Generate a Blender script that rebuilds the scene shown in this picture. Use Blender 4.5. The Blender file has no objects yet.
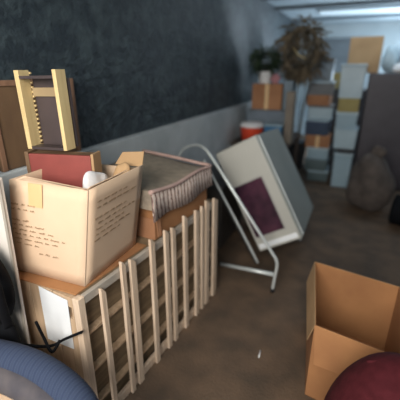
import bpy, bmesh, math, random
from mathutils import Vector, Matrix, Euler
random.seed(7)
S = bpy.context.scene
COL = S.collection

# ---------------------------------------------------------------- camera
FPX = 346.0
PITCH = math.atan(130 / FPX)
YAW = math.atan(162 * math.cos(PITCH) / FPX)
EYE = Vector((0, 0, 1.6))
cd = bpy.data.cameras.new('camera'); cam = bpy.data.objects.new('camera', cd); COL.objects.link(cam)
cd.sensor_width = 36; cd.sensor_fit = 'HORIZONTAL'; cd.lens = 36 * FPX / 400
cam.location = EYE
cam.rotation_euler = (math.pi / 2 - PITCH, 0, YAW)
cd.clip_start = 0.02
cd.dof.use_dof = True; cd.dof.focus_distance = 1.45; cd.dof.aperture_fstop = 1.2
S.camera = cam
FW = Vector((-math.sin(YAW) * math.cos(PITCH), math.cos(YAW) * math.cos(PITCH), -math.sin(PITCH)))
RT = Vector((math.cos(YAW), math.sin(YAW), 0)); UP = RT.cross(FW)

def at(px, py, Y):
    """world point seen at px, py on the vertical plane y = Y"""
    d = FW + (px - 200) / FPX * RT + (200 - py) / FPX * UP
    return EYE + d * ((Y - EYE.y) / d.y)

# ---------------------------------------------------------------- materials
MATS = {}
def mat(name, c1, c2=None, rough=.7, scale=6, stretch=(1, 1, 1), metal=0, bump=0, detail=4, contrast=(.35, .65), bscale=None, spec=.5):
    if name in MATS: return MATS[name]
    m = bpy.data.materials.new(name); m.use_nodes = True; nt = m.node_tree; N = nt.nodes
    b = N['Principled BSDF']; b.inputs['Roughness'].default_value = rough; b.inputs['Metallic'].default_value = metal; b.inputs['Specular IOR Level'].default_value = spec
    c2 = c2 or tuple(x * .8 for x in c1)
    tc = N.new('ShaderNodeTexCoord'); mp = N.new('ShaderNodeMapping'); mp.inputs['Scale'].default_value = stretch
    nz = N.new('ShaderNodeTexNoise'); nz.inputs['Scale'].default_value = scale; nz.inputs['Detail'].default_value = detail
    cr = N.new('ShaderNodeValToRGB'); cr.color_ramp.elements[0].position = contrast[0]; cr.color_ramp.elements[1].position = contrast[1]
    cr.color_ramp.elements[0].color = (*c2, 1); cr.color_ramp.elements[1].color = (*c1, 1)
    L = nt.links.new
    L(tc.outputs['Object'], mp.inputs['Vector']); L(mp.outputs['Vector'], nz.inputs['Vector'])
    L(nz.outputs['Fac'], cr.inputs['Fac']); L(cr.outputs['Color'], b.inputs['Base Color'])
    if bump:
        bp = N.new('ShaderNodeBump'); bp.inputs['Strength'].default_value = bump; bp.inputs['Distance'].default_value = .02
        n2 = N.new('ShaderNodeTexNoise'); n2.inputs['Scale'].default_value = bscale or scale * 2; n2.inputs['Detail'].default_value = 6
        L(mp.outputs['Vector'], n2.inputs['Vector']); L(n2.outputs['Fac'], bp.inputs['Height']); L(bp.outputs['Normal'], b.inputs['Normal'])
    MATS[name] = m; return m

def stripes(name, cols, scale, axis='Y', rough=.9, distort=1.0):
    m = bpy.data.materials.new(name); m.use_nodes = True; nt = m.node_tree; N = nt.nodes; L = nt.links.new
    b = N['Principled BSDF']; b.inputs['Roughness'].default_value = rough
    tc = N.new('ShaderNodeTexCoord'); w = N.new('ShaderNodeTexWave'); w.wave_type = 'BANDS'; w.bands_direction = axis
    w.inputs['Scale'].default_value = scale; w.inputs['Distortion'].default_value = distort; w.inputs['Detail'].default_value = 3
    w.inputs['Detail Scale'].default_value = 3
    cr = N.new('ShaderNodeValToRGB'); cr.color_ramp.interpolation = 'CONSTANT'
    e = cr.color_ramp.elements
    while len(e) < len(cols): e.new(.5)
    for i, c in enumerate(cols): e[i].position = i / len(cols); e[i].color = (*c, 1)
    L(tc.outputs['Object'], w.inputs['Vector']); L(w.outputs['Fac'], cr.inputs['Fac']); L(cr.outputs['Color'], b.inputs['Base Color'])
    return m

def emis(name, c, s):
    m = bpy.data.materials.new(name); m.use_nodes = True; b = m.node_tree.nodes['Principled BSDF']
    b.inputs['Base Color'].default_value = (*c, 1); b.inputs['Emission Color'].default_value = (*c, 1); b.inputs['Emission Strength'].default_value = s
    return m

M_darkwall = mat('dark slate blue plaster', (.048, .070, .080), (.017, .027, .036), rough=.55, scale=7, stretch=(1, 1.3, 1.6), bump=.8, bscale=16, detail=10, contrast=(.42, .68))
M_ledge = mat('pale grey concrete', (.52, .56, .58), (.38, .42, .44), rough=.8, scale=3, bump=.15)
M_ceil = mat('white painted ceiling', (.46, .56, .62), (.38, .47, .53), rough=.7, scale=2)
M_floor = mat('worn brown floor', (.125, .080, .050), (.070, .048, .032), rough=.75, scale=5, detail=8, bump=.3, bscale=60)
M_wallback = mat('cool grey wall', (.50, .58, .62), (.42, .50, .54), rough=.8, scale=2)
M_wallright = mat('dark grey wall', (.06, .06, .065), (.04, .04, .045), scale=3)
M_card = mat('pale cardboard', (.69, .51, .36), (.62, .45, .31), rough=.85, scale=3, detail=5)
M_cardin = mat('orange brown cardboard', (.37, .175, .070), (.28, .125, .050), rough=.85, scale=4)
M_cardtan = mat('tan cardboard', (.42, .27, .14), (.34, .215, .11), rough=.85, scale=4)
M_cardred = mat('reddish brown cardboard', (.40, .20, .10), (.30, .14, .07), rough=.85, scale=4)
M_tape = mat('packing tape', (.70, .48, .25), (.66, .45, .23), rough=.35, scale=4)
M_ink = mat('faded brown ink', (.40, .27, .165), (.36, .24, .145), rough=.8)
M_slat = mat('pale crate wood', (.68, .54, .41), (.54, .41, .30), rough=.6, scale=4, stretch=(14, 14, 1.2), bump=.15)
M_slatend = mat('weathered blond wood', (.54, .39, .26), (.43, .30, .19), rough=.65, scale=4, stretch=(14, 14, 1.2))
M_board = mat('olive brown board', (.27, .195, .115), (.17, .12, .07), rough=.7, scale=4, stretch=(2, 2, 10))
M_rail = mat('grey brown rail', (.40, .36, .31), (.32, .29, .25), rough=.5, scale=4)
M_rack = mat('blond pine', (.70, .55, .28), (.60, .45, .22), rough=.5, scale=4, stretch=(10, 10, 1))
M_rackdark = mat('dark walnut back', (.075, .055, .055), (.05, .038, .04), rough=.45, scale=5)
M_cream = mat('dull cream strip', (.36, .27, .15), (.30, .22, .12), rough=.6)
M_brown = mat('brown wood panel', (.16, .095, .050), (.11, .065, .036), rough=.6, scale=4, stretch=(3, 3, 1))
M_pole = mat('red brown wood', (.27, .15, .09), (.2, .11, .065), rough=.6, stretch=(8, 8, 1))
M_red = mat('dusty red panel', (.27, .058, .048), (.20, .042, .036), rough=.6, scale=6)
M_white = mat('white paper', (.80, .83, .86), (.72, .75, .78), rough=.5, scale=4)
M_plastic = mat('white plastic', (.76, .77, .78), (.66, .67, .69), rough=.35, scale=8, bump=.4)
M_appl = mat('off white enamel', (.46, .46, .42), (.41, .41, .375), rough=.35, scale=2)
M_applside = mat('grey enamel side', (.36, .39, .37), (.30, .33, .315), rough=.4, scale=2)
M_window = mat('purple tinted window', (.075, .028, .048), (.022, .012, .022), rough=.15, scale=7)
M_black = mat('black rubber', (.012, .012, .014), (.008, .008, .01), rough=.5)
M_blackfab = mat('black nylon', (.005, .006, .008), (.003, .003, .004), rough=.8, scale=10, bump=.3, spec=.12)
M_chrome = mat('pale painted tube', (.62, .66, .66), (.52, .56, .56), rough=.3, metal=.3)
M_buckle = mat('grey metal buckle', (.35, .42, .50), (.25, .3, .36), rough=.35, metal=.5)
M_maroon = mat('maroon fabric', (.062, .008, .012), (.045, .005, .008), spec=.2, rough=.9, scale=30, bump=.2)
M_throw = mat('greige woven cloth', (.32, .265, .20), (.24, .20, .155), rough=.95, scale=20, bump=.3)
M_pinkb = mat('dusty pink binding', (.47, .33, .29), (.40, .27, .24), rough=.9, scale=12)
M_border = stripes('patterned border', [(.14, .09, .08), (.66, .54, .46), (.42, .20, .15), (.72, .65, .58), (.30, .22, .21), (.66, .57, .50)], 9, 'Y', distort=3)
M_denim = stripes('ribbed denim blue', [(.020, .033, .072), (.036, .055, .105), (.026, .040, .080)], 14, 'X', distort=.6)
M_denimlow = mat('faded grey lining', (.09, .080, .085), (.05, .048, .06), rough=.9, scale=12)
M_sack = mat('grey brown sackcloth', (.10, .082, .072), (.06, .05, .045), rough=.95, scale=8, bump=.4)
M_ltblue = mat('pale blue plastic', (.34, .47, .55), (.27, .39, .47), rough=.4, scale=3)
M_blwhite = mat('blue white plastic', (.44, .57, .64), (.35, .47, .54), rough=.4, scale=3)
M_teal = mat('teal grey plastic', (.11, .16, .175), (.08, .12, .13), rough=.5, scale=4)
M_navy = mat('navy plastic', (.03, .06, .12), (.02, .04, .08), rough=.5)
M_blue = mat('bright blue plastic', (.05, .19, .36), (.04, .14, .28), rough=.4)
M_tub = mat('orange red plastic', (.75, .085, .035), (.6, .06, .03), rough=.4)
M_yellow = mat('mustard cardboard', (.38, .32, .13), (.3, .25, .1), rough=.8)
M_grey = mat('mid grey plastic', (.16, .17, .18), (.12, .13, .14), rough=.6)
M_greydk = mat('dark grey plastic', (.05, .052, .058), (.035, .037, .042), rough=.6)
M_purple = mat('dark plum laminate', (.050, .045, .056), (.035, .03, .04), rough=.5, scale=4)
M_door = mat('blue grey door paint', (.17, .20, .22), (.15, .175, .195), rough=.6, scale=3)
M_green = mat('dark green leaf', (.035, .06, .03), (.015, .03, .018), rough=.5, scale=8)
M_dry = mat('dried brown leaf', (.22, .17, .11), (.05, .045, .03), rough=.7, scale=8)
M_gold = mat('gold ribbon', (.75, .6, .3), (.6, .45, .2), rough=.3, metal=.5)
M_pink = mat('pink cloth', (.45, .22, .24), (.35, .16, .18), rough=.9)
M_tablewood = mat('dark table wood', (.06, .045, .035), (.04, .03, .025), rough=.6)
M_lamp = emis('lit diffuser', (.5, .62, .70), .45)

# ---------------------------------------------------------------- mesh helpers
class MB:
    def __init__(s): s.bm = bmesh.new()
    def box(s, lo, hi, rot=None, piv=None, taper=0):
        lo, hi = Vector(lo), Vector(hi); c = (lo + hi) / 2
        vs = []
        for z in (lo.z, hi.z):
            k = 1 - (taper if z == lo.z else 0)
            for x, y in ((lo.x, lo.y), (hi.x, lo.y), (hi.x, hi.y), (lo.x, hi.y)):
                v = Vector((c.x + (x - c.x) * k, c.y + (y - c.y) * k, z))
                if rot is not None:
                    p = Vector(piv) if piv is not None else c
                    v = p + rot @ (v - p)
                vs.append(s.bm.verts.new(v))
        for f in ((3, 2, 1, 0), (4, 5, 6, 7), (0, 1, 5, 4), (1, 2, 6, 5), (2, 3, 7, 6), (3, 0, 4, 7)):
            s.bm.faces.new([vs[i] for i in f])
        return s
    def slab(s, quad, th):
        """thick plate from four corners"""
        q = [Vector(p) for p in quad]; n = (q[1] - q[0]).cross(q[3] - q[0]).normalized() * th
        a = [s.bm.verts.new(p) for p in q]; b = [s.bm.verts.new(p + n) for p in q]
        s.bm.faces.new(a[::-1]); s.bm.faces.new(b)
        for i in range(4): j = (i + 1) % 4; s.bm.faces.new((a[i], a[j], b[j], b[i]))
        return s
    def tube(s, pts, r, n=10, smooth=True, flat=1.0):
        pts = [Vector(p) for p in pts]
        if smooth and len(pts) > 2: pts = catmull(pts, 6)
        rr = r if callable(r) else (lambda t: r)
        t0 = (pts[1] - pts[0]).normalized()
        u = t0.cross(Vector((0, 0, 1)));
        if u.length < .05: u = t0.cross(Vector((0, 1, 0)))
        u.normalize(); rings = []
        for i, p in enumerate(pts):
            t = (pts[min(i + 1, len(pts) - 1)] - pts[max(i - 1, 0)]).normalized()
            u = (u - t * u.dot(t)).normalized(); v = t.cross(u); R_ = rr(i / (len(pts) - 1))
            rings.append([s.bm.verts.new(p + (u * math.cos(a) + v * math.sin(a) * flat) * R_) for a in [2 * math.pi * k / n for k in range(n)]])
        for a, b in zip(rings, rings[1:]):
            for k in range(n): f = s.bm.faces.new((a[k], a[(k + 1) % n], b[(k + 1) % n], b[k])); f.smooth = True
        s.bm.faces.new(rings[0][::-1]); s.bm.faces.new(rings[-1])
        return s
    def lathe(s, prof, c=(0, 0, 0), n=28, sx=1, sy=1):
        c = Vector(c); rings = []
        for r, z in prof:
            rings.append([s.bm.verts.new(c + Vector((r * sx * math.cos(2 * math.pi * k / n), r * sy * math.sin(2 * math.pi * k / n), z))) for k in range(n)])
        for a, b in zip(rings, rings[1:]):
            for k in range(n): f = s.bm.faces.new((a[k], a[(k + 1) % n], b[(k + 1) % n], b[k])); f.smooth = True
        s.bm.faces.new(rings[0][::-1]); s.bm.faces.new(rings[-1])
        return s
    def blob(s, c, rad, amp=.1, seed=0, sub=4, flatbottom=None):
        rnd = random.Random(seed); ph = [(Vector((rnd.uniform(-1, 1), rnd.uniform(-1, 1), rnd.uniform(-1, 1))).normalized() * rnd.uniform(2, 6), rnd.uniform(0, 6)) for _ in range(10)]
        r = bmesh.ops.create_icosphere(s.bm, subdivisions=sub, radius=1)
        for v in r['verts']:
            d = v.co.normalized(); k = 1 + amp * sum(math.sin(a.dot(d) + p) for a, p in ph) / 4
            co = Vector(c) + Vector((d.x * rad[0], d.y * rad[1], d.z * rad[2])) * k
            if flatbottom is not None: co.z = max(co.z, flatbottom)
            v.co = co
        for f in s.bm.faces: f.smooth = True
        return s
    def build(s, name, m, parent=None, bevel=0, loc=None, rot=None):
        bmesh.ops.recalc_face_normals(s.bm, faces=s.bm.faces)
        me = bpy.data.meshes.new(name); s.bm.to_mesh(me); s.bm.free(); me.materials.append(m)
        o = bpy.data.objects.new(name, me); COL.objects.link(o)
        if parent is not None: o.parent = parent
        if loc: o.location = loc
        if rot: o.rotation_euler = rot
        if bevel:
            md = o.modifiers.new('bevel', 'BEVEL'); md.width = bevel; md.segments = 2; md.limit_method = 'ANGLE'
        return o

def catmull(p, n):
    q = [p[0]] + list(p) + [p[-1]]; out = []
    for i in range(1, len(q) - 2):
        for k in range(n):
            t = k / n; a, b, c, d = q[i - 1], q[i], q[i + 1], q[i + 2]
            out.append(.5 * ((2 * b) + (c - a) * t + (2 * a - 5 * b + 4 * c - d) * t * t + (3 * b - a - 3 * c + d) * t ** 3))
    out.append(p[-1]); return out

def tag(o, label=None, cat=None, group=None, kind=None):
    if label: o['label'] = label
    if cat: o['category'] = cat
    if group: o['group'] = group
    if kind: o['kind'] = kind
    return o
def thing(name, label, cat, loc=(0, 0, 0), rz=0, group=None):
    o = bpy.data.objects.new(name, None); COL.objects.link(o); o.location = loc; o.rotation_euler = (0, 0, rz)
    o.empty_display_size = .1
    return tag(o, label, cat, group)
def struct(o): o['kind'] = 'structure'; return o
R = math.radians

# ---------------------------------------------------------------- the setting
XW, XR, YB, YF, H = -1.5, 2.7, 9.5, -1.2, 2.6
struct(MB().box((XW - .2, YF, -.1), (XR + .2, YB + .2, 0)).build('floor', M_floor))
struct(MB().box((XW - .2, YF, H), (XR + .2, YB + .2, H + .1)).build('ceiling', M_ceil))
struct(MB().box((XW - .2, YF, 1.15), (XW, YB, H)).build('wall_left', M_darkwall))
struct(MB().box((XW - .2, YF, 0), (XW + .055, YB, 1.15)).build('trim_1', M_ledge, bevel=.008))
struct(MB().box((XR, YF, 0), (XR + .2, YB, H)).build('wall_right', M_wallright))
struct(MB().box((XW - .2, YB, 0), (XR + .2, YB + .2, H)).build('wall_back', M_wallback))
for i, y in enumerate((4.6, 5.6, 6.6, 8.2)):
    struct(MB().box((XW, y, H - .05), (XR, y + .07, H)).build('trim_%d' % (i + 2), mat('dark blue grey ceiling batten', (.17, .21, .24), (.14, .17, .2))))  # cross battens in a darker blue grey than the ceiling
door = struct(MB().box((-.62 - .5, YB - .05, 0), (.12, YB, 2.3)).build('door_1', M_door, bevel=.01))
for k in range(5):
    MB().box((-1.04, YB - .065, .15 + k * .43), (.04, YB - .05, .15 + k * .43 + .36)).build('door_panel', M_door, door, bevel=.01)

# ceiling lights
for i, y in enumerate((5.15, 7.3)):
    t = thing('ceiling_light', ('long fluorescent ceiling light nearer the camera, running across the dark wall to the right',
                                'long fluorescent ceiling light farther back, just in front of the end wall')[i], 'light', (.75, y, H), 0, 'fluorescent ceiling lights')
    MB().box((-1.6, -.20, -.035), (1.6, .20, 0)).build('lamp_housing', M_ceil, t, bevel=.006)
    MB().box((-1.58, -.18, -.05), (1.58, .18, -.0355)).build('diffuser', M_lamp, t, bevel=.006)

# ---------------------------------------------------------------- slatted crate
CA = Vector((-.9, .85, 0)); CDIR = math.atan2(.1, 1.3)      # long side runs along local +y
crate = thing('slatted_crate', 'long pale wooden crate with upright slats along its side, under the cardboard boxes', 'crate', CA, -CDIR)
W = .50; Lc = 1.30
# local: x from -W (wall side) to 0 (aisle side), y from 0 to Lc
for nm, x, y in (('corner_post', 0, 0), ('corner_post', 0, Lc), ('corner_post', -W, 0), ('corner_post', -W, Lc)):
    MB().box((x - .035, y - (0 if y == 0 else .035), 0), (x, y + (.035 if y == 0 else 0), .745)).build(nm, M_slat, crate, bevel=.003)
MB().box((-.024, .036, .705), (-.002, Lc - .036, .745)).build('top_rail', M_rail, crate, bevel=.003)
MB().box((-.024, .036, .0), (-.002, Lc - .036, .05)).build('bottom_rail', M_slat, crate, bevel=.003)
MB().box((-W - .0, .036, .735), (-.026, Lc - .036, .749)).build('deck', M_board, crate)
MB().box((-.075, .036, .0), (-.063, Lc - .036, .73)).build('back_panel', M_board, crate)
for z in (.52, .31, .11):
    MB().box((-.061, .036, z), (-.026, Lc - .036, z + .016)).build('ledge', M_slatend, crate, bevel=.002)
sl = [(.055, .016), (.125, .014), (.262, .014), (.330, .020), (.490, .018), (.620, .018), (.690, .018), (.822, .02), (.965, .022), (1.04, .016), (1.11, .024), (1.225, .024)]
for i, (y, w) in enumerate(sl[1:]):
    h = .765 + (.02 if i > 0 else -.03) + .012 * math.sin(i * 2.3) + .012 * (y > .4)
    m = MB(); m.bm.free(); m.bm = bmesh.new()
    p = [(0, y - w, .0), (0, y + w, .0), (0, y + w, h - .03), (0, y - w * .2, h - .004), (0, y - w, h)]
    a = [m.bm.verts.new((0.0, q[1], q[2])) for q in p]; b = [m.bm.verts.new((.016, q[1], q[2])) for q in p]
    m.bm.faces.new(a[::-1]); m.bm.faces.new(b)
    for k in range(5): m.bm.faces.new((a[k], a[(k + 1) % 5], b[(k + 1) % 5], b[k]))
    m.build('slat', M_slat, crate, bevel=.002)
# end boards facing the camera, with a dark hand hole in the first
ebx = [(-.078, -.037), (-.150, -.082), (-.225, -.154), (-.300, -.229), (-.375, -.304), (-.462, -.379)]
for k, (x0, x1) in enumerate(ebx):
    if k == 0:
        MB().box((x0, .002, 0), (x1, .022, .635)).box((x0, .002, .695), (x1, .022, .742)).box((x0, .002, .6351), (x0 + .009, .022, .6949)).box((x1 - .009, .002, .6351), (x1, .022, .6949)).build('end_board', M_slatend, crate)
    else:
        MB().box((x0, .004, 0), (x1, .022, .740)).build('end_board', M_slatend, crate, bevel=.002)
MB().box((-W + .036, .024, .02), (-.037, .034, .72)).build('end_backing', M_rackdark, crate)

# paper sheet taped on the crate end
pc = thing('paper_sheet', 'blank white paper sheet stuck on the near end of the slatted crate', 'paper', (-.9, .85, 0), -CDIR)
m = MB()
q = [(-.232, -.0005, .46), (-.066, -.0005, .475), (-.060, -.0005, .728), (-.228, -.0005, .742)]
m.slab(q, .0022).build('sheet', M_white, pc)
# flattened cardboard on top of deck
fl = tag(MB().slab([(-1.365, .855, .7515), (-.925, .868, .7515), (-.890, 1.34, .7515), (-1.365, 1.37, .7515)], .006).build('cardboard_sheet', M_cardin),
         'flat orange-brown cardboard sheet lying on the crate under the written-on box', 'cardboard')

# ---------------------------------------------------------------- written-on box
bx = thing('cardboard_box', 'big pale cardboard box with handwriting on two sides, on the near end of the crate', 'box', (-.925, .922, .759), R(2.5))
BW, BD, BH = .385, .40, .430
th = .006
def wall_grid(mb, p0, p1, h0, h1, out, bul, n=8):
    """a slightly bulging cardboard wall from p0 to p1, thick th"""
    p0, p1 = Vector(p0), Vector(p1); o = Vector(out).normalized()
    g = [[], []]
    for s_ in (0, 1):
        for j in range(n + 1):
            row = []
            for i in range(n + 1):
                u, v = i / n, j / n
                b = bul * math.sin(math.pi * u) * math.sin(math.pi * v) * (1 + .4 * math.sin(5 * u + 3 * v))
                top = h0 + (h1 - h0) * u
                row.append(mb.bm.verts.new(p0.lerp(p1, u) + Vector((0, 0, top * v)) + o * (b - s_ * th)))
            g[s_].append(row)
    for s_ in (0, 1):
        for j in range(n):
            for i in range(n):
                f = mb.bm.faces.new((g[s_][j][i], g[s_][j][i + 1], g[s_][j + 1][i + 1], g[s_][j + 1][i])); f.smooth = True
    for i in range(n):
        for j in (0, n): mb.bm.faces.new((g[0][j][i], g[0][j][i + 1], g[1][j][i + 1], g[1][j][i]))
        for k in (0, n): mb.bm.faces.new((g[0][i][k], g[0][i + 1][k], g[1][i + 1][k], g[1][i][k]))
m = MB()
wall_grid(m, (-BW, 0, 0), (0, 0, 0), BH + .0, BH, (0, -1, 0), .004)
wall_grid(m, (0, th, 0), (0, BD, 0), BH, BH, (1, 0, 0), .004)
wall_grid(m, (-BW, BD, 0), (-th, BD, 0), BH - .02, BH - .02, (0, 1, 0), 0.0)
wall_grid(m, (-BW, BD - th, 0), (-BW, th, 0), BH, BH, (-1, 0, 0), 0.0)
m.box((-BW + th, th, .0), (-th, BD - th, th))
m.build('box_body', M_card, bx)
# flaps: right flap folded half down inside, front flap sloping in, back flap up
MB().slab([(-.012, .03, BH + .002), (-.012, BD - .12, BH + .002), (-.085, BD - .16, BH - .050), (-.095, .06, BH - .065)], .004).build('flap', M_card, bx)
MB().slab([(-.02, .002, BH + .002), (-BW + .03, .002, BH + .002), (-BW + .05, .03, BH + .012), (-.05, .12, BH - .045)], .004).build('flap', M_card, bx)
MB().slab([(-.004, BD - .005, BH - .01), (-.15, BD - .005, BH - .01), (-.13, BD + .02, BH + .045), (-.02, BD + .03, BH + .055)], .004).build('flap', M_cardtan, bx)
MB().box((-.28, -.0065, BH - .10), (-.21, -.0052, BH)).build('tape_strip', M_tape, bx)
def scribble(mb, x0, x1, z, amp, seed, plane):
    rnd = random.Random(seed); x = x0; pts = []; words = []
    while x < x1:
        ww = rnd.uniform(.02, .05); cur = []
        n = max(4, int(ww / .0035))
        for k in range(n):
            cur.append((x + k * .0035 + rnd.uniform(-.001, .001), z + amp * ((k % 2) * 1.2 - .5) * rnd.uniform(.4, 1.3)))
        words.append(cur); x += ww + .010
    for cur in words:
        mb.tube([plane(a, b) for a, b in cur], .0011, n=4, smooth=False)
fr = lambda a, b: (a, -.0068, b)
for i, (x0, x1, z) in enumerate([(-.39, -.29, .30), (-.39, -.27, .278), (-.39, -.29, .228), (-.39, -.22, .206), (-.39, -.17, .184), (-.38, -.12, .162), (-.38, -.14, .140), (-.37, -.25, .118), (-.25, -.17, .085)]):
    m = MB(); scribble(m, x0 + .015, x1 + .015, z + .03, .0065, i, fr); m.build('handwriting_line', M_ink, bx)
sd = lambda a, b: (.0068, a, b)
for i, (x0, x1, z) in enumerate([(.05, .27, .335), (.05, .30, .312), (.04, .26, .265), (.06, .33, .240), (.05, .24, .215), (.05, .30, .190), (.04, .22, .165)]):
    m = MB(); scribble(m, x0, x1, z + .03, .0065, 50 + i, sd); m.build('handwriting_line', M_ink, bx)

for ch in bx.children:          # the box sags towards the aisle
    for v in ch.data.vertices: v.co.x += .075 * v.co.z / BH
# little box inside that carries the red drawer
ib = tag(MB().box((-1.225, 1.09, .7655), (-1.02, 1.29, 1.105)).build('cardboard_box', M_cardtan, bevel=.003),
         'small tan cardboard box packed inside the written-on box, below the red drawer', 'box')
pb = tag(MB().blob((-.985, 1.13, 1.11), (.030, .075, .085), .22, 4).build('plastic_bag', M_plastic),
         'crumpled white plastic bag poking out of the written-on box', 'bag')
pb2 = tag(MB().blob((-.93, 1.245, 1.13), (.04, .035, .075), .2, 9).build('plastic_bag', M_cardtan),
          'crumpled tan paper wad at the back corner of the written-on box', 'paper')
pb2.name = 'paper_wad'

# red-fronted drawer
dr = thing('drawer', 'old wooden drawer with dusty red front, lying in the top of the written-on box', 'drawer', (-1.125, 1.105, 1.1065), R(14))
MB().box((-.170, 0, 0), (.120, .018, .150)).build('drawer_front', M_red, dr, bevel=.003)
MB().box((-.190, 0, 0), (-.171, .075, .158)).build('side_panel', M_brown, dr, bevel=.003)
MB().box((.121, 0, 0), (.134, .075, .158)).build('side_panel', M_cardtan, dr, bevel=.003)
MB().box((-.170, .061, 0), (.120, .075, .150)).build('back_panel', M_brown, dr, bevel=.003)
MB().box((-.170, .019, .0), (.120, .060, .012)).build('bottom_panel', M_brown, dr)
MB().box((-.170, .019, .135), (.120, .060, .149)).build('top_panel', M_brown, dr)

# notched rack standing on the drawer
rk = thing('notched_rack', 'pale wooden rack with notched side boards and dark back, standing on the red drawer', 'rack', (-1.215, 1.125, 1.2665), R(3))
rk.rotation_euler = (0, R(-1.0), R(6))
def notched(x0, x1, teeth):
    m = MB(); n = 17; hh = .335; zz = [i * hh / (2 * n) for i in range(2 * n + 1)]
    m.box((x0, .0, 0), (x1, .062, hh))
    if teeth:
        for k in range(n): m.box((x0 + .002, .0622, k * hh / n + .003), (x1 + .004, .0725, k * hh / n + .012))
    return m
notched(-.128, -.105, True).build('side_board', M_rack, rk, bevel=.0015)
notched(.066, .084, False).build('side_board', M_rack, rk, bevel=.0015)
MB().box((-.104, .075, .005), (.082, .087, .30)).build('back_panel', M_rackdark, rk)
MB().box((-.104, .064, .225), (.065, .0745, .262)).build('back_rail', M_cream, rk)
MB().box((-.1045, .0, .0), (.0655, .062, .012)).build('bottom_board', M_rackdark, rk)
MB().box((-.1045, .0, .300), (.0655, .062, .312)).build('top_board', M_rackdark, rk)

# brown panel leaning on the wall behind, standing on the ledge
bp_ = thing('leaning_board', 'dark brown wooden board leaning on the dark wall behind the notched rack', 'board', (-1.49, 1.30, 1.152))
MB().box((.002, -.24, 0), (.020, .28, .405), rot=Matrix.Rotation(R(0), 3, 'Y')).build('board', M_brown, bp_, bevel=.003)
MB().box((.021, -.24, 0), (.028, -.215, .405)).box((.021, .255, 0), (.028, .28, .405)).box((.021, -.214, .38), (.028, .254, .405)).build('frame_edge', M_pole, bp_, bevel=.002)
# red-brown pole leaning in the corner
a, b = at(26, 178, .98), at(1, 75, .98)
tag(MB().tube([(-1.395, .86, .7535), (-1.44, .96, 1.20), (-1.478, 1.04, 1.56)], .013, smooth=False).build('wooden_pole', M_pole),
    'thin red-brown wooden pole leaning on the wall beside the notched rack', 'pole')

t = thing('foam_board', 'plain off-white foam board standing upright at the left edge, behind the black bag', 'board', (-1.32, .825, 0))
MB().slab([(-.125, 0, 0), (.10, 0, 0), (.165, 0, 1.23), (-.125, 0, 1.25)], .012).build('board', mat('off white board', (.66, .62, .57), (.60, .56, .52), rough=.6), t, bevel=.002)
MB().slab([(.088, -.0135, 0.0), (.102, -.0135, 0), (.167, -.0135, 1.225), (.153, -.0135, 1.225)], .003).build('edge_strip', M_rail, t)

# ---------------------------------------------------------------- throw box
b2 = thing('cardboard_box', 'low orange-brown cardboard box on the far end of the crate, under the folded throw', 'box', (-.88, 1.42, .7505), -CDIR)
MB().box((-.40, 0, 0), (-.0, .60, .185)).build('box_body', M_cardin, b2, bevel=.004)
MB().box((-.40, -.004, .0), (-.0, -.0005, .12)).build('tape_strip', M_cardred, b2)
MB().slab([(.003, .005, .182), (.003, .045, .182), (.020, .03, .02), (.018, -.0, .02)], .004).build('flap', M_cardred, b2)
thr = thing('folded_throw', 'folded greige throw with striped patterned border, draped over the orange-brown box', 'blanket', (-.88, 1.40, .939), -CDIR)
m = MB()
nx, ny = 14, 18
def hgt(u, v): return .085 + .012 * math.sin(3 * u + 2 * v) + .008 * math.sin(9 * v + 2 * u) + .015 * (1 - u)
g = []
for j in range(ny + 1):
    row = []
    for i in range(nx + 1):
        u, v = i / nx, j / ny; row.append(m.bm.verts.new((-.52 + .54 * u, -.03 + .66 * v, hgt(u, v))))
    g.append(row)
g2 = [[m.bm.verts.new((v_.co.x, v_.co.y, .002)) for v_ in row] for row in g]
for G in (g, g2):
    for j in range(ny):
        for i in range(nx): f = m.bm.faces.new((G[j][i], G[j][i + 1], G[j + 1][i + 1], G[j + 1][i])); f.smooth = True
for i in range(nx):
    for j in (0, ny): m.bm.faces.new((g[j][i], g[j][i + 1], g2[j][i + 1], g2[j][i]))
for j in range(ny):
    for i in (0, nx): m.bm.faces.new((g[j][i], g[j + 1][i], g2[j + 1][i], g2[j][i]))
m.build('throw_body', M_throw, thr)
m = MB()   # patterned border hanging down the aisle side, with folds
n = 40
for s_ in (0,):
    top = []; bot = []; topb = []; botb = []
    for k in range(n + 1):
        v = k / n; y = -.035 + .67 * v; w_ = .0025 * math.sin(v * 24)
        zt = hgt(1, v) + .004; zb = -.058 + .012 * math.sin(v * 9)
        top.append(m.bm.verts.new((.024 + w_ * .3, y, zt))); bot.append(m.bm.verts.new((.036 + w_, y, zb)))
        topb.append(m.bm.verts.new((.021 + w_ * .3, y, zt))); botb.append(m.bm.verts.new((.030 + w_, y, zb)))
    for k in range(n):
        for A, B in ((top, bot), (topb, botb), (top, topb), (bot, botb)):
            f = m.bm.faces.new((A[k], A[k + 1], B[k + 1], B[k])); f.smooth = True
    for k in (0, n): m.bm.faces.new((top[k], bot[k], botb[k], topb[k]))
m.build('patterned_border', M_border, thr)
m = MB()
m.tube([(.022, -.04, hgt(1, 0) + .008), (.024, .2, hgt(1, .35) + .008), (.022, .45, hgt(1, .7) + .010), (.018, .63, hgt(1, 1) + .012), (-.08, .648, hgt(.8, 1) + .012), (-.25, .64, hgt(.4, 1) + .010), (-.52, .63, hgt(0, 1) + .008)], .011)
m.build('edge_binding', M_pinkb, thr)

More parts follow.
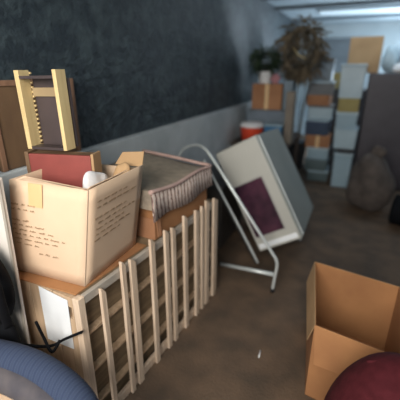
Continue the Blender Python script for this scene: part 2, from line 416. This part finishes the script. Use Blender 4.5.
# ---------------------------------------------------------------- tubular frame
fr_ = thing('folding_frame', 'pale bent metal tube leg frame leaning between the crate and the tilted white appliance', 'frame', (-.39, 2.28, 0))
def L_(p): return Vector(p) - Vector((-.39, 2.28, 0))
P1 = [(-.392, 2.28, .022), (-.385, 2.285, .12), at(277, 263, 2.30), at(271, 251, 2.31), at(250, 218, 2.33), at(228, 183, 2.36), at(212, 158, 2.40), at(204, 148, 2.44), at(195, 145, 2.55), at(184, 149, 2.65), at(178, 158, 2.68)]
MB().tube([L_(p) for p in P1], .0125).build('front_leg', M_chrome, fr_)
P2 = [at(258, 263, 2.52), at(240, 228, 2.52), at(214, 179, 2.54), at(204, 160, 2.60)]
MB().tube([L_(p) for p in P2], .010).build('rear_leg', M_chrome, fr_)
MB().tube([L_(p + Vector((-.018, -.004, -.004))) for p in P2[:3]], .007).build('rubber_strip', M_black, fr_)
MB().tube([L_((-.394, 2.289, .150)), L_(at(221, 264, 2.40))], .016, smooth=False).build('cross_bar', M_chrome, fr_)
MB().lathe([(.014, 0), (.018, .003), (.016, .03), (.012, .034)], (-.002, 0, 0), n=16).build('rubber_foot', M_black, fr_)

# ---------------------------------------------------------------- tilted appliance
q = (-.659, 3.24, .566); rv = Vector((-.081, -.512, .040)); dims = Vector((.388, 1.0, .939))
RM = Matrix.Rotation(rv.length, 4, rv.normalized())
ap = thing('white_appliance', 'large off-white boxy appliance with a purple window, tilted over against the stack by the wall', 'appliance', (0, 0, 0))
ap.matrix_world = Matrix.Translation(Vector(q) + RM.to_3x3() @ Vector((0, -.05, 0))) @ RM
hx, hy, hz = dims / 2
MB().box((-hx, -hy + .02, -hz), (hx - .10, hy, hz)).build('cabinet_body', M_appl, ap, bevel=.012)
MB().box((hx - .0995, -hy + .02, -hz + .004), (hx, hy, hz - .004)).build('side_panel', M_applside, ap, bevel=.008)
MB().box((-hx + .004, -hy - .012, -hz + .01), (hx - .004, -hy + .0195, hz - .006)).build('front_panel', M_appl, ap, bevel=.010)
wn = MB().box((-hx + .02, -hy - .017, -.34), (hx - .085, -hy - .0122, .15)).build('window_frame', mat('window rim enamel', (.36, .36, .34), (.32, .32, .3), rough=.4), ap, bevel=.003)
MB().box((-hx + .032, -hy - .021, -.328), (hx - .097, -hy - .0172, .138)).build('window_pane', M_window, wn)
MB().box((hx + .0004, -hy + .05, -hz + .02), (hx + .012, -hy + .07, hz - .02)).build('edge_trim', M_chrome, ap, bevel=.003)
MB().box((-hx + .02, -hy - .018, -hz + .03), (hx - .02, -hy - .0122, -hz + .075)).build('kick_strip', M_white, ap, bevel=.003)
for y in (-hy + .08, hy - .08):
    MB().lathe([(.018, -.028), (.018, -.0045), (.01, 0)], (hx - .04, y, -hz), n=14).build('foot', M_grey, ap)

# grey bin stack the appliance leans on
st = thing('storage_bin', 'dark grey lidded storage bin between the wall and the tilted white appliance', 'bin', (-1.205, 3.02, 0))
MB().box((-.225, -.28, 0), (.225, .40, .60), taper=.06).build('bin_body', mat('dark brown grey plastic', (.055, .048, .042), (.04, .035, .03)), st, bevel=.01)
MB().box((-.235, -.29, .6005), (.235, .41, .635)).build('lid', M_greydk, st, bevel=.008)

# ---------------------------------------------------------------- foreground left: black bag, denim roll
dn = thing('rolled_blanket', 'blue ribbed denim roll curving across the bottom left corner beside the black bag', 'blanket', (-.95, .55, 0))
ctr = [(-1.55, .46, .59), (-1.30, .56, .595), (-1.10, .62, .595), (-.92, .640, .585), (-.76, .625, .56), (-.66, .585, .53), (-.58, .51, .48), (-.55, .43, .42)]
off = Vector((-.95, .55, 0))
MB().tube([Vector(p) - off for p in ctr], lambda t: .058 * (1 - .35 * max(0, t - .8) / .2), n=28).build('roll', M_denim, dn)
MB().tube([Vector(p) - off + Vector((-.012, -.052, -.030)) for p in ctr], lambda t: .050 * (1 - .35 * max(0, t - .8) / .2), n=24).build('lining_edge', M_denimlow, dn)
cb = thing('cardboard_box', 'closed tan cardboard box under the blue denim roll in the bottom left corner', 'box', (-.98, .48, 0), 0)
MB().box((-.42, -.30, 0), (.10, .18, .500)).build('box_body', M_card, cb, bevel=.004)
MB().box((-.11, -.30, .5005), (-.05, .18, .5015)).build('tape_strip', M_tape, cb)
bg = thing('black_bag', 'black nylon shoulder bag with grey buckle, at the left edge beside the crate', 'bag', (-1.12, .73, 0))
MB().blob((-.115, -.0, .80), (.12, .055, .18), .08, 3).build('bag_body', M_blackfab, bg)
MB().blob((-.15, .01, .47), (.12, .05, .25), .05, 5).build('bag_bottom', M_blackfab, bg)
MB().tube([(-.03, -.045, .95), (.035, -.065, .89), (.050, -.07, .80), (.045, -.06, .70)], .017, flat=.4).build('shoulder_strap', M_blackfab, bg)
MB().box((.000, -.100, .78), (.035, -.084, .87), rot=Matrix.Rotation(R(15), 3, 'Y')).build('buckle', M_buckle, bg, bevel=.006)
MB().tube([Vector(p) - Vector((-1.12, .73, 0)) for p in (at(0, 338, .72), at(25, 345, .74), at(50, 346, .78), at(65, 339, .815), at(82, 332, .835))], .0075, flat=.6).build('long_strap', M_blackfab, bg)
MB().tube([Vector(p) - Vector((-1.12, .73, 0)) for p in (at(36, 322, .74), at(44, 338, .76), at(52, 352, .75), at(60, 340, .79))], .006).build('cord_loop', M_blackfab, bg)

# ---------------------------------------------------------------- open box at right
ob = thing('cardboard_box', 'open orange-brown cardboard box on the floor at the right, flaps spread', 'box', (.16, 1.72, 0))
h_ = .45
fA, fB, fC, fD = [Vector((x - .16, y - 1.72, 0)) for x, y in ((-.105, 2.07), (.37, 1.975), (.42, 1.37), (-.035, 1.455))]
hz_ = Vector((0, 0, h_))
m = MB()
for p, q_ in ((fA, fB), (fB, fC), (fC, fD), (fD, fA)):
    m.slab([p, q_, q_ + hz_, p + hz_], .006)
m.slab([fA, fB, fC, fD], -.006) if False else m.slab([fD, fC, fB, fA], .006)
m.build('box_body', M_cardin, ob)
U_ = Vector((0, 0, h_ + .001))
MB().slab([fA + U_, fD + U_, fD + U_ + Vector((-.03, .06, -.15)), fA + U_ + Vector((-.03, -.05, -.13))], .004).build('flap', M_cardtan, ob)
MB().slab([fD + U_, fC + U_, fC + U_ + Vector((-.03, -.03, -.17)), fD + U_ + Vector((.02, -.04, -.20))], .004).build('flap', M_cardin, ob)
MB().slab([fB + U_, fA + U_, fA + U_ + Vector((.03, .05, -.12)), fB + U_ + Vector((-.03, .05, -.12))], .004).build('flap', M_cardtan, ob)
MB().slab([fC + U_, fB + U_, fB + U_ + Vector((.10, -.02, -.10)), fC + U_ + Vector((.10, .02, -.10))], .004).build('flap', M_cardin, ob)
mb = thing('maroon_bag', 'round stuffed maroon fabric bag in the bottom right corner', 'bag', (.26, 1.07, 0))
MB().blob((0, .02, .33), (.215, .19, .35), .04, 12, flatbottom=0.001).build('bag_body', M_maroon, mb)
MB().tube([(-.10, .02, .645), (-.03, .02, .672), (.03, .02, .672), (.10, .02, .645)], .006).build('seam', M_maroon, mb)

# splinter on the floor
tag(MB().tube([(-.325, 1.655, .004), (-.320, 1.60, .004)], .004, n=6, smooth=False).build('wood_splinter', M_white), 'tiny pale wood splinter lying on the brown floor', 'splinter')

# ---------------------------------------------------------------- far left: table of clutter
tb = thing('side_table', 'dark low table along the left wall at the far end, carrying tubs and boxes', 'table', (-1.05, 4.75, 0))
MB().box((-.38, -.5, .70), (.36, .55, .735)).build('table_top', M_tablewood, tb, bevel=.004)
for x in (-.35, .30):
    for y in (-.47, .48): MB().box((x, y, 0), (x + .04, y + .04, .6995)).build('leg', M_tablewood, tb)
tt = .7355
t = thing('plastic_tub', 'orange-red plastic tub with white lid, on the table behind the white appliance', 'tub', (-1.20, 4.42, tt))
MB().lathe([(.10, 0), (.13, .01), (.15, .17), (.152, .18)], n=32).build('tub_body', M_tub, t)
MB().lathe([(.158, .1805), (.160, .20), (.13, .235), (.03, .245)], n=32).build('lid', M_plastic, t)
t = thing('plastic_bin', 'bright blue plastic bin beside the orange-red tub', 'bin', (-.92, 4.45, tt))
MB().box((-.10, -.13, 0), (.12, .12, .21), taper=.1).build('bin_body', M_blue, t, bevel=.01)
MB().box((-.11, -.14, .2105), (.13, .13, .235)).build('lid', M_ltblue, t, bevel=.01)
t = thing('plastic_crate', 'grey-blue plastic crate on the far table, under the tan carton', 'crate', (-1.08, 4.86, tt))
MB().box((-.25, -.2, 0), (.30, .25, .36)).build('crate_body', mat('grey blue plastic', (.17, .21, .26), (.13, .17, .21)), t, bevel=.012)
MB().box((-.26, -.21, .3605), (.31, .26, .375)).build('rim', M_grey, t, bevel=.005)
tz = tt + .376
t = thing('cardboard_box', 'tan carton standing on the grey-blue crate beneath the plants', 'box', (-1.10, 4.84, tz))
MB().box((-.19, -.17, 0), (.20, .17, .32)).build('box_body', M_cardred, t, bevel=.004)
MB().box((-.02, -.172, .0), (.03, -.1705, .32)).build('tape_strip', M_tape, t)
t = thing('plastic_bin', 'small pale blue plastic bin beside the tan carton under the plants', 'bin', (-.82, 4.84, tz))
MB().box((-.07, -.15, 0), (.045, .17, .36), taper=.05).build('bin_body', mat('powder blue plastic', (.20, .26, .31), (.16, .21, .25)), t, bevel=.01)
t = thing('cardboard_box', 'tall narrow beige carton standing at the right end of the far table', 'box', (-.735, 4.50, tt))
MB().box((-.05, -.12, 0), (.04, .10, .62)).build('box_body', mat('beige board', (.22, .19, .15), (.17, .145, .12)), t, bevel=.004)

def leafy(mb, c, rad, n, ln, wd, seed, droop=.3):
    rnd = random.Random(seed)
    for _ in range(n):
        d = Vector((rnd.gauss(0, 1), rnd.gauss(0, 1), rnd.gauss(0, .9))).normalized()
        p = Vector(c) + Vector((d.x * rad[0], d.y * rad[1], d.z * rad[2])) * rnd.uniform(.35, 1)
        dr_ = (d + Vector((rnd.uniform(-.7, .7), rnd.uniform(-.7, .7), rnd.uniform(-.8, .3)))).normalized(); l = ln * rnd.uniform(.6, 1.3)
        s = dr_.cross(Vector((rnd.random(), rnd.random(), rnd.random()))).normalized() * wd * rnd.uniform(.6, 1.2); nn = dr_.cross(s).normalized() * .0012
        q1 = p + dr_ * l * .5 + Vector((0, 0, .0)); q2 = p + dr_ * l + Vector((0, 0, -droop * l))
        vs = [mb.bm.verts.new(x) for x in (p, q1 + s, q2, q1 - s)]
        mb.bm.faces.new(vs)
        vs2 = [mb.bm.verts.new(x + nn) for x in (p, q1 + s, q2, q1 - s)]
        mb.bm.faces.new(vs2[::-1])
t = thing('potted_plant', 'dark green leafy plant in a pale pot on top of the tan carton', 'plant', (-1.16, 4.80, tz + .3205))
MB().lathe([(.07, 0), (.075, .01), (.10, .14), (.102, .15)], n=24).build('pot', M_plastic, t)
m = MB(); leafy(m, (0, 0, .28), (.17, .13, .17), 420, .09, .018, 1); m.build('foliage', M_green, t)
m = MB()
for a in range(6): m.tube([(0, 0, .13), (.06 * math.cos(a), .05 * math.sin(a), .27), (.12 * math.cos(a), .10 * math.sin(a), .40)], .004, n=5)
m.build('stem', M_dry, t)
t = thing('pink_cloth', 'bunched pink and white cloth beside the plant pot on the tan carton', 'cloth', (-.975, 4.70, tz + .3205))
MB().blob((-.02, -.02, .06), (.065, .045, .065), .2, 21, flatbottom=.001).build('cloth_bundle', M_pink, t)
t = thing('dried_wreath', 'big dried brown wreath with a gold ribbon, standing on the small blue bin', 'wreath', (-.78, 4.92, tz + .3605))
m = MB()
ringp = [(.20 * math.cos(a) + .03, .0, .36 + .26 * math.sin(a)) for a in [2 * math.pi * k / 14 for k in range(15)]]
m.tube(ringp, .032, n=10).build('wreath_ring', M_dry, t)
m = MB()
rnd = random.Random(5)
for p in ringp[:-1]:
    leafy(m, p, (.11, .05, .11), 60, .14, .011, rnd.randint(0, 999))
m.build('dried_leaves', M_dry, t)
MB().tube([(-.06, -.085, .40), (.0, -.11, .33), (.05, -.11, .29), (.12, -.10, .26)], .014, flat=.4).build('ribbon', M_gold, t)
# tall box behind which lifts dried branches
t = thing('dried_branches', 'bundle of dried leafy branches in a dark bucket behind the box stacks', 'plant', (-.88, 6.1, 0))
MB().lathe([(.15, 0), (.16, .01), (.20, .45), (.205, .46)], n=24).build('bucket', M_greydk, t)
m = MB()
for k in range(14):
    a = k * 2.4; m.tube([(.05 * math.cos(a), .05 * math.sin(a), .30), (.10 * math.cos(a), .10 * math.sin(a), 1.0), (.22 * math.cos(a), .20 * math.sin(a), 1.75 + .15 * math.sin(k))], .007, n=5)
m.build('branch', M_dry, t)
m = MB(); leafy(m, (0, 0, 1.80), (.28, .22, .32), 800, .15, .014, 8); m.build('dried_leaves', M_dry, t)

# ---------------------------------------------------------------- far middle: two stacks of boxes and bins
def crate_box(name, label, cat, x0, x1, y, dep, z0, z1, m, lid=None, group=None, rz=0, tape=None):
    t = thing(name, label, cat, ((x0 + x1) / 2, y, z0), R(rz), group); hw = (x1 - x0) / 2; hh = z1 - z0
    lh = min(.03, hh * .2) if lid else 0
    MB().box((-hw, 0, 0), (hw, dep, hh - lh - (.0005 if lid else 0)), taper=.05 if lid else 0).build('bin_body' if lid else 'box_body', m, t, bevel=.008)
    if lid: MB().box((-hw - .008, -.008, hh - lh), (hw + .008, dep + .008, hh)).build('lid', lid, t, bevel=.006)
    if tape: MB().box((-.025, -.0015, .0), (.025, -.0003, hh)).build('tape_strip', tape, t)
    return t
gA = 'left stack of bins and boxes at the far end'
zA = [0, .17, .34, .52, .70, .93, 1.12, 1.26, 1.45, 1.74]
spec = [('storage_bin', 'teal-grey bin at the very bottom of the left far stack', 'bin', M_teal, M_ltblue, None),
        ('storage_bin', 'teal-grey bin second from the bottom of the left far stack', 'bin', M_teal, M_teal, None),
        ('storage_bin', 'pale blue bin third from the bottom of the left far stack, under the orange-brown carton', 'bin', M_ltblue, M_blwhite, None),
        ('cardboard_box', 'orange-brown carton low in the left far stack', 'box', M_cardred, None, M_tape),
        ('storage_bin', 'navy bin with pale lid above the orange-brown carton in the left far stack', 'bin', M_navy, M_ltblue, None),
        ('storage_bin', 'pale blue-white bin above the navy bin in the left far stack', 'bin', M_blwhite, M_grey, None),
        ('cardboard_box', 'flat reddish-brown carton high in the left far stack', 'box', M_cardred, None, None),
        ('storage_bin', 'grey bin second from the top of the left far stack', 'bin', M_grey, M_ltblue, None),
        ('storage_bin', 'dusty blue-grey bin topmost of the left far stack', 'bin', mat('dusty blue plastic', (.22, .27, .31), (.16, .2, .23)), M_grey, None)]
for i, (nm, lb, ct, m_, ld, tp) in enumerate(spec):
    j = (.02, -.015, .01, .0, -.025, .015, -.02, .02, 0)[i]; w = (.15, .16, .15, .17, .16, .17, .15, .17, .15)[i]
    cx = -.42 + j - .012 * i
    crate_box(nm, lb, ct, cx - w, cx + w, 5.35 + j, .38, zA[i] + .0008 * i, zA[i + 1] + .0008 * i, m_, ld, gA, rz=j * 150, tape=tp)
spec = [('storage_bin', 'tall pale blue bin standing on the floor at the bottom of the right far stack', 'bin', M_ltblue, M_blwhite, 0, .50),
        ('storage_bin', 'thin dark grey bin above the tall pale blue one in the right far stack', 'bin', M_greydk, M_greydk, .50, .56),
        ('storage_bin', 'blue-white bin in the middle of the right far stack', 'bin', M_blwhite, M_ltblue, .56, .85),
        ('storage_bin', 'low pale blue bin under the mustard carton in the right far stack', 'bin', M_ltblue, M_blwhite, .85, 1.06),
        ('cardboard_box', 'low mustard-yellow carton high in the right far stack', 'box', M_yellow, None, 1.06, 1.24),
        ('storage_bin', 'large blue-white bin topmost of the right far stack', 'bin', M_blwhite, M_blwhite, 1.24, 1.67)]
for i, (nm, lb, ct, m_, ld, z0, z1) in enumerate(spec):
    w = (.12, .11, .145, .135, .13, .15)[i]; cx = (-.07, -.06, -.085, -.10, -.10, -.10)[i]
    crate_box(nm, lb, ct, cx - w, cx + w, 5.2, .34, z0 + .0008 * i, z1 + .0008 * i, m_, ld, 'right stack of bins and boxes at the far end', rz=(3, 0, -2, 2, 0, -1)[i])
# small yellow-green carton on a dark cabinet between
cabn = thing('cabinet', 'dark grey cabinet standing behind the two far stacks', 'cabinet', (-.20, 6.1, 0))
MB().box((-.45, 0, 0), (.40, .45, 1.32)).build('cabinet_body', M_greydk, cabn, bevel=.006)
MB().box((-.445, -.02, .03), (-.03, -.0005, 1.29)).build('door', M_greydk, cabn, bevel=.004)
MB().box((-.02, -.02, .03), (.395, -.0005, 1.29)).build('door', M_greydk, cabn, bevel=.004)
crate_box('cardboard_box', 'small olive-yellow carton on the dark cabinet between the far stacks', 'box', -.46, -.26, 6.15, .25, 1.321, 1.56, M_yellow)

# ---------------------------------------------------------------- far right: wardrobe etc.
wd = thing('wardrobe', 'dark plum laminate wardrobe at the right side of the far end', 'wardrobe', (.60, 5.35, 0))
MB().box((-.50, 0, 0), (.70, .55, 1.56)).build('cabinet_body', M_purple, wd, bevel=.006)
for x0, x1 in ((-.49, .095), (.105, .69)):
    dd = MB().box((x0, -.022, .04), (x1, -.0005, 1.54)).build('door', M_purple, wd, bevel=.004)
    MB().box((x1 - .06 if x0 < 0 else x0 + .04, -.035, .8), (x1 - .04 if x0 < 0 else x0 + .06, -.0225, .95)).build('handle', M_chrome, dd)
crate_box('cardboard_box', 'big tan carton on top of the dark plum wardrobe', 'box', -.20, .21, 5.56, .33, 1.5612, 2.02, M_cardtan)
tb2 = thing('plastic_bag', 'pale blue plastic bag on the wardrobe right of the big tan carton', 'bag', (.33, 5.55, 1.5612))
MB().blob((0, 0, .17), (.11, .10, .18), .12, 31, flatbottom=.001).build('bag_body', M_blwhite, tb2)
tb2 = thing('plastic_bag', 'white plastic bag on the front edge of the wardrobe beside the tan carton', 'bag', (.45, 5.40, 1.5612))
MB().blob((0, 0, .06), (.10, .06, .07), .15, 33, flatbottom=.001).build('bag_body', M_plastic, tb2)
crate_box('storage_bin', 'dark red small bin at the right end of the wardrobe top', 'bin', .55, .72, 5.40, .25, 1.5612, 1.78, mat('dark red plastic', (.2, .03, .03), (.15, .02, .02)), M_greydk)
crate_box('storage_bin', 'pale blue bin behind the dark red bin on the wardrobe', 'bin', .46, .90, 5.68, .20, 1.5612, 2.05, M_ltblue, M_blwhite)

sk = thing('sack', 'lumpy grey-brown cloth sack on the floor before the wardrobe', 'sack', (.27, 4.45, 0))
MB().blob((0, 0, .34), (.25, .26, .36), .12, 41, flatbottom=.001).build('sack_body', M_sack, sk)
MB().blob((.03, -.02, .72), (.08, .08, .07), .2, 42).build('sack_neck', M_sack, sk)
sk = thing('duffel_bag', 'dark duffel bag on the floor at the right edge beside the sack', 'bag', (.72, 4.0, 0), R(10))
MB().tube([(-.17, .12, .17), (-.13, .1, .17), (.13, -.06, .17), (.40, -.2, .17)], .165, n=24, smooth=False).build('bag_body', M_blackfab, sk)
MB().tube([(-.05, .0, .30), (.0, -.02, .42), (.10, -.08, .42), (.16, -.1, .30)], .012).build('carry_handle', M_blackfab, sk)

# ---------------------------------------------------------------- light
def area(name, loc, tgt, size, power, col, sy=None):
    l = bpy.data.lights.new(name, 'AREA'); l.energy = power; l.color = col; l.size = size
    if sy: l.shape = 'RECTANGLE'; l.size_y = sy
    o = bpy.data.objects.new(name, l); COL.objects.link(o); o.location = loc
    o.rotation_euler = (Vector(tgt) - Vector(loc)).to_track_quat('-Z', 'Y').to_euler()
    return o
area('doorway_daylight', (-.3, -1.1, 2.1), (-1.0, 1.2, .9), 1.5, 78, (1.0, .93, .84), 1.2)
area('tube_glow_front', (.75, 5.15, 2.52), (.75, 5.15, 0), 2.5, 8, (.78, .9, 1.0), .16)
area('tube_glow_rear', (.75, 7.3, 2.52), (.75, 7.3, 0), 2.5, 30, (.78, .9, 1.0), .16)
pl = bpy.data.lights.new('end_fill', 'POINT'); pl.energy = 55; pl.color = (.8, .92, 1.0); pl.shadow_soft_size = .15  # added fill light, brightens the end wall and ceiling; no fixture there
po = bpy.data.objects.new('end_fill', pl); COL.objects.link(po); po.location = (1.7, 8.2, 2.0)
area('far_ceiling_fill', (1.6, 8.4, 1.2), (.9, 6.2, 2.6), 1.4, 125, (.75, .88, 1.0), .8)  # added fill hidden behind the wardrobe, aimed up to brighten the far ceiling

w = bpy.data.worlds.new('world'); S.world = w; w.use_nodes = True
w.node_tree.nodes['Background'].inputs['Color'].default_value = (.75, .86, 1.0, 1)
w.node_tree.nodes['Background'].inputs['Strength'].default_value = .36
S.view_settings.view_transform = 'Standard'; S.view_settings.look = 'None'; S.view_settings.gamma = 1
S.view_settings.use_curve_mapping = False
S.view_settings.exposure = .55
